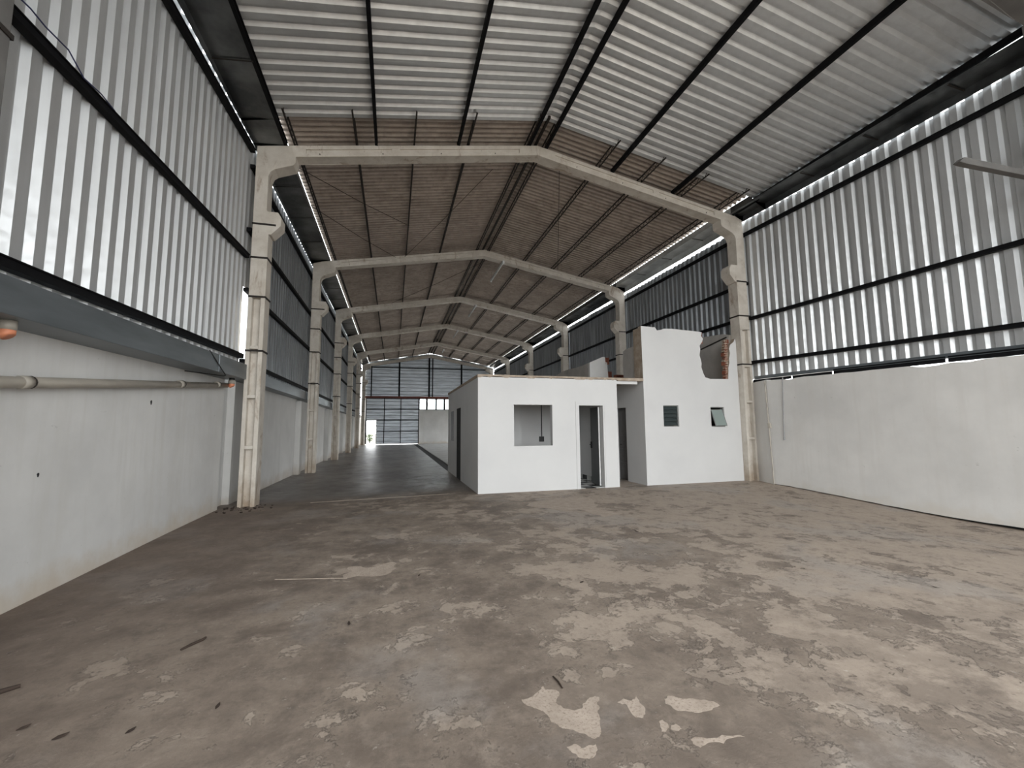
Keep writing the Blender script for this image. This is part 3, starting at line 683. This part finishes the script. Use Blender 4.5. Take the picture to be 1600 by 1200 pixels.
mb = MB(); mb.box(9.80, 9.95, 10.5, 16, -.05, 2.88); mb.box(6.8, 9.8, 15.85, 16, -.05, 2.88); mb.box(8.2, 8.3, 10.46, 15.85, -.05, 2.88); child_of(mb.build('inner_wall', MT['int_grey']), blk)
mb = MB(); mb.box(8.3, 9.8, 12.0, 12.1, -.05, 2.88); child_of(mb.build('inner_tiled_wall', MT['tile_wall']), blk)
# passage end wall and passage door
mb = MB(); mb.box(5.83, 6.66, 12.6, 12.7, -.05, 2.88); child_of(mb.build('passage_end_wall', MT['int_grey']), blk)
mb = MB(); mb.box(6.78, 6.81, 11.3, 11.93, .0, 2.14)
for z in (.5, .9, 1.3, 1.7): mb.box(6.765, 6.78, 11.32, 11.9, z, z+.02)
dd = child_of(mb.build('passage_door', MT['tile_wall']), blk); dd['label'] = 'dark grey door in the passage wall'
mb = MB(); mb.tube([(6.78, 11.8, 1.05), (6.72, 11.8, 1.05), (6.72, 11.72, 1.05)], .012, 8); o = mb.build('door_handle', MT['black_plastic']); o.parent = dd
# windows
def wframe(x0, x1, z0, z1, name):
    q = MB(); t = .022; y0, y1 = YF+.03, YF+.07
    q.box(x0, x0+t, y0, y1, z0, z1); q.box(x1-t, x1, y0, y1, z0, z1); q.box(x0+t, x1-t, y0, y1, z0, z0+t); q.box(x0+t, x1-t, y0, y1, z1-t, z1)
    return child_of(q.build(name, MT['galv_frame']), blk)
f1 = wframe(7.26, 7.76, 1.58, 2.18, 'window_frame')
for k in range(5):
    z = 1.62+k*.112; q = MB(); q.bar((7.285, YF+.06, z+.05), (7.735, YF+.06, z+.05), .008, .118, (0, .35, 1)); o = q.build('glass_slat', MT['louvre']); o.parent = f1; o.matrix_parent_inverse = Matrix()
mb = MB(); mb.box(7.64, 7.74, YF+.075, YF+.14, 1.6, 2.16); o = mb.build('jamb_board', MT['wood']); o.parent = f1
f2 = wframe(8.84, 9.31, 1.57, 2.14, 'window_frame')
mb = MB(); a, b = Vector((9.07, YF+.04, 2.06)), Vector((9.1, YF-.10, 1.60)); mb.bar(a, b, .36, .008, (0, 1, .3)); o = mb.build('tilted_pane', MT['glass']); o.parent = f2
mb = MB()
for sx in (-.19, .19): mb.bar(a+Vector((sx, 0, 0)), b+Vector((sx, 0, 0)), .02, .02, (0, 1, .3))
for p in (a, b): mb.bar(p+Vector((-.2, 0, 0)), p+Vector((.2, 0, 0)), .02, .02)
o = mb.build('tilted_sash', MT['galv_frame']); o.parent = f2
# bricks showing in the broken edge
r = random.Random(3)
for k in range(9):
    z = 3.03+k*.135; x = 9.50+[.0, -.01, .03, -.02, .02, .0, .04, .05, .09][k]
    o = child_of(brick_mb(x, YF+.085, z, .10+r.uniform(-.02, .02), .12, .11, 'Y', r.uniform(-.12, .12)).build('brick', MT['clay']), blk)
for k in range(5):
    z = 4.0+k*.07; mb = MB(); mb.box(8.66+.01*k, 8.70+r.uniform(0, .015), YF+.02, YF+.13, z, z+.055); child_of(mb.build('brick', MT['clay']), blk)
q = MB()
for k in range(16):
    z = 2.97+k*.075; q.prism(ragged([(9.46+r.uniform(-.02, .03), z), (9.58, z), (9.6, z+.06), (9.48+r.uniform(-.03, .03), z+.05)], 1, .2, k), YF+.03, YF+.14, 'Y')
child_of(q.build('mortar_rubble', MT['mortar']), blk)['kind'] = 'stuff'

# ------------------------------------------------------------------ remains of walls on the slab
fr = empty('wall_remnant', (6.7, 13, 2.96)); tag(fr, 'broken white wall piece with exposed brick end standing on the office roof slab', 'wall remnant')
mb = MB(); mb.prism([(6.36, 2.93), (6.37, 3.76), (6.6, 3.86), (6.86, 3.97), (6.95, 3.97), (6.96, 3.8), (7.03, 3.78), (7.05, 3.3), (7.05, 2.96)], 13.0, 13.14, 'Y'); child_of(mb.build('plastered_face', MT['plaster']), fr)
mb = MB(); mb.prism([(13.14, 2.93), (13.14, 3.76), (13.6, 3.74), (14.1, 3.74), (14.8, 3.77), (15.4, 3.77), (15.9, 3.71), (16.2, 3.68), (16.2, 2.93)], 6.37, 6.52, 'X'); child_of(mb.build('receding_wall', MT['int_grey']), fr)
for k, (x, z) in enumerate([(7.03, 3.90), (7.03, 3.78), (7.12, 3.42), (7.12, 3.30), (7.12, 3.18), (7.12, 3.06)]):
    child_of(brick_mb(x, 13.07, z, .14, .14, .11, 'Y').build('brick', MT['clay']), fr)
k = 0
for row, n_ in ((0, 3), (1, 3), (2, 2)):
    for i in range(n_):
        o = brick_mb(0, 0, 0, .19, .19, .13, 'Y', .05*(i-1)).build('loose_brick', MT['clay'])
        o.location = (7.34+i*.2+row*.03, 13.0, 2.96+.068+row*.134)
        tag(o, 'red hollow clay brick, %s of its row in the %s course on the office slab' % (('first', 'middle', 'last')[i] if n_ == 3 else ('first', 'last')[i], ('bottom', 'middle', 'top')[row]), 'brick', 'loose clay bricks on the slab'); k += 1

# ------------------------------------------------------------------ pipes, cables and lamps
pp = empty('drain_pipe', (-3.3, 7, 2.3)); tag(pp, 'long cream drain pipe sloping along the plastered wall under the grey flashing', 'pipe')
f = lin(4.57, 2.015, 9.6, 2.49)
mb = MB(); mb.tube([(-3.29, FRONT+.1, f(FRONT)), (-3.29, 4.5, f(4.5)), (-3.29, 9.85, 2.50)], [.055, .055, .05], 14); child_of(mb.build('pipe_run', MT['pvc'], smooth=True), pp)
for y in (4.95, 7.9, 9.35):
    mb = MB(); mb.tube([(-3.29, y-.05, f(y-.05)), (-3.29, y+.05, f(y+.05))], .061, 14); child_of(mb.build('pipe_coupling', MT['pvc'], smooth=True), pp)
    mb = MB(); mb.tube([(-3.29, y+.055, f(y+.055)), (-3.29, y+.07, f(y+.07))], .062, 14); child_of(mb.build('pipe_clamp', MT['rust_steel']), pp)
def outlet(x, y, z, lab):
    e = empty('gutter_outlet', (x, y, z)); tag(e, lab, 'pipe outlet', 'orange-tipped pipe outlets')
    mb = MB(); mb.tube([(x, y, z+.10), (x, y, z+.04)], .05, 14); child_of(mb.build('outlet_collar', MT['black_plastic'], smooth=True), e)
    mb = MB(); mb.tube([(x, y, z+.05), (x, y, z-.03)], .058, 14); child_of(mb.build('outlet_sleeve', MT['pvc'], smooth=True), e)
    mb = MB(); mb.tube([(x, y, z-.02), (x, y, z-.075), (x+.01, y, z-.09)], [.054, .054, .045], 14); child_of(mb.build('outlet_tip', MT['orange'], smooth=True), e)
outlet(-3.18, 4.56, 2.49, 'orange-tipped pipe outlet under the flashing, above the low end of the sloping pipe')
outlet(-3.2, 9.84, 2.56, 'orange-tipped pipe outlet at the raised end of the sloping pipe')
mb = MB(); mb.tube([(-3.02, 8.2, 2.94), (-3.0, 8.9, 2.60), (-3.03, 8.88, 2.585), (-3.36, 8.2, 2.58)], .009, 6)
tag(mb.build('hanging_cable', MT['black_plastic']), 'thin black cable looped over the blue-grey flashing', 'cable')
mb = MB(); mb.tube([(-3.09, 3.9, 5.17), (-3.06, 4.26, 5.20), (-3.05, 4.41, 5.18), (-3.04, 4.67, 5.2), (-3.04, 4.89, 5.10), (-3.05, 5.17, 5.15), (-3.08, 5.45, 5.17)], .007, 6)
tag(mb.build('draped_wire', MT['blue_wire']), 'blue-black wire lying along the middle rail of the bright cladding', 'wire')
cn = empty('wall_conduit', (9.99, 9, 2)); tag(cn, 'thin grey conduit hanging down the pale wall near the concrete column', 'conduit')
mb = MB(); mb.tube([(9.99, 8.9, 2.86), (9.985, 8.93, 2.3), (9.985, 8.98, 1.22)], .012, 6); child_of(mb.build('conduit_run', MT['rubber']), cn)
mb = MB(); mb.tube([(9.985, 8.98, 1.28), (9.985, 8.98, 1.2)], .02, 8); child_of(mb.build('conduit_end', MT['rubber']), cn)
cp = empty('corner_pipe', (9.97, 9.36, 1.5)); tag(cp, 'slim brown-stained pipe running down the pale wall to the floor at its corner', 'pipe')
mb = MB(); mb.tube([(9.985, 9.47, 2.82), (9.975, 9.42, 1.6), (9.97, 9.38, .0)], .015, 8); child_of(mb.build('pipe_run', MT['pvc']), cp)
mb = MB(); mb.box(9.95, 10.0, 9.36, 9.44, 1.52, 1.66); child_of(mb.build('junction_box', MT['pvc'], None, bevel=.004), cp)
mb = MB(); mb.tube([(9.98, 8.93, 3.9), (9.98, 8.93, 2.84)], .009, 6); mb.tube([(10.2, 8.9, 7.6), (10.2, 8.92, 3.9)], .006, 6)
br = empty('steel_bracket_bar', (9, 3.95, 5.5)); tag(br, 'rusty grey steel bar jutting out from high on the pale ribbed cladding', 'bar')
mb = MB(); mb.bar((8.12, 3.95, 5.5), (10.28, 3.95, 5.55), .09, .10); mb.prism([(8.0, 5.46), (8.12, 5.45), (8.12, 5.55)], 3.905, 3.995, 'Y')
child_of(mb.build('bar', MT['shaded'], None, bevel=.006), br); mb = MB(); mb.box(10.2, 10.225, 3.85, 4.05, 5.4, 5.7); child_of(mb.build('mounting_plate', MT['galv_frame']), br)
for i, (x, y, z, ln, lab) in enumerate([(4.42, 17.02, 8.62, 2.4, 'nearest'), (4.5, 23.75, 8.62, 2.4, ''), (4.42, 30.45, 8.62, 2.4, ''), (4.2, 37.3, 8.45, 1.3, '')]):
    e = empty('tube_light', (x, y+ln/2, z)); tag(e, ['unlit white tube light at the second concrete frame beyond the office front', 'unlit white tube light at the third concrete frame', 'unlit white tube light at the fourth concrete frame', 'small unlit tube light close to the far gable'][i], 'light', 'tube lights under the old roof')
    mb = MB(); mb.box(x-.035, x+.035, y, y+ln, z+.04, z+.10); mb.box(x-.04, x+.04, y-.02, y+.03, z-.03, z+.10); mb.box(x-.04, x+.04, y+ln-.03, y+ln+.02, z-.03, z+.10); child_of(mb.build('batten', MT['lamp_white']), e)
    mb = MB(); mb.tube([(x, y+.03, z), (x, y+ln-.03, z)], .02, 10); child_of(mb.build('tube', MT['lamp_white'], smooth=True), e)
    mb = MB()
    for yy in (y+.55, y+ln-.1): mb.tube([(x, yy, z+.1), (x, yy, bt(x)+.06)], .005, 5)
    child_of(mb.build('hanger', MT['rust_steel']), e)
    
# ------------------------------------------------------------------ litter on the floor
def twig(pts, rad, lab, grp=None):
    mb = MB(); zz = fz(*pts[0]); n = len(pts)
    mb.tube([(x, y, zz+rad*.9+.002*(i % 2)) for i, (x, y) in enumerate(pts)], [rad*(.5+.5*math.sin(math.pi*(i+.5)/n)) for i in range(n)], 6)
    tag(mb.build('twig', MT['twig']), lab, 'twig', grp)
twig([(-1.46, 3.80), (-1.42, 3.86), (-1.37, 3.93), (-1.36, 3.96)], .010, 'dark twig lying alone on bare concrete near the pale pipe wall')
twig([(-2.40, 3.52), (-2.32, 3.56), (-2.25, 3.61)], .016, 'thick brown stick on the floor below the orange pipe outlet')
twig([(1.03, 2.60), (1.03, 2.66), (1.02, 2.73)], .006, 'thin black twig beside the large peeled screed island')
def leaf(x, y, a, s_, lab):
    mb = MB(); zz = fz(x, y)+.004; pts = [(-1, 0, 0), (-.3, .35, .15), (.5, .3, .2), (1, 0, .35), (.5, -.3, .1), (-.3, -.35, .05)]
    for dz in (0, .003): mb.add([(x+s_*(px*math.cos(a)-py*math.sin(a)), y+s_*(px*math.sin(a)+py*math.cos(a)), zz+dz+s_*pz) for px, py, pz in pts], [(0, 1, 2, 3, 4, 5)])
    tag(mb.build('dry_leaf', MT['twig']), lab, 'leaf', 'dry leaves on the floor')
LV = ['the lowest near the left edge', 'between two others at lower left', 'beside the short dark groove', 'nearest the thick brown stick', 'alone before the pale wedge-shaped patch', 'below the pale wedge-shaped patch', 'left of the worn beige screed', 'on the bare floor before the office door', 'on the pale floor toward the right']
for li, (x, y, a, s_) in enumerate([(-1.65, 2.95, .4, .035), (-1.32, 2.9, .8, .025), (-.95, 3.0, 1.4, .025), (-1.9, 3.1, .5, .03), (.3, 4.9, 1, .02), (-.32, 3.9, 1.7, .03), (1.9, 4.2, .2, .025), (3.6, 5.9, 2, .04), (5.2, 3.1, 2.3, .03)]):
    leaf(x, y, a, s_, 'small dark dry leaf, '+LV[li])
# dirt heaped round the first left column foot
r = random.Random(21); mb = MB()
for k in range(60):
    x = -2.95+r.gauss(0, .28); y = 9.95+r.gauss(0, .22); s_ = r.uniform(.01, .035); a = r.uniform(0, 6)
    if x < -3.3: continue
    mb.prism([(x+s_*math.cos(a+t)*r.uniform(.6, 1), y+s_*math.sin(a+t)*r.uniform(.6, 1)) for t in (0, 1.2, 2.5, 3.8, 5)], -.02, s_*.5, 'Z')
tag(mb.build('dirt_crumbs', MT['twig']), 'dark crumbs of dirt scattered at the foot of the stained column', 'dirt', kind='stuff')
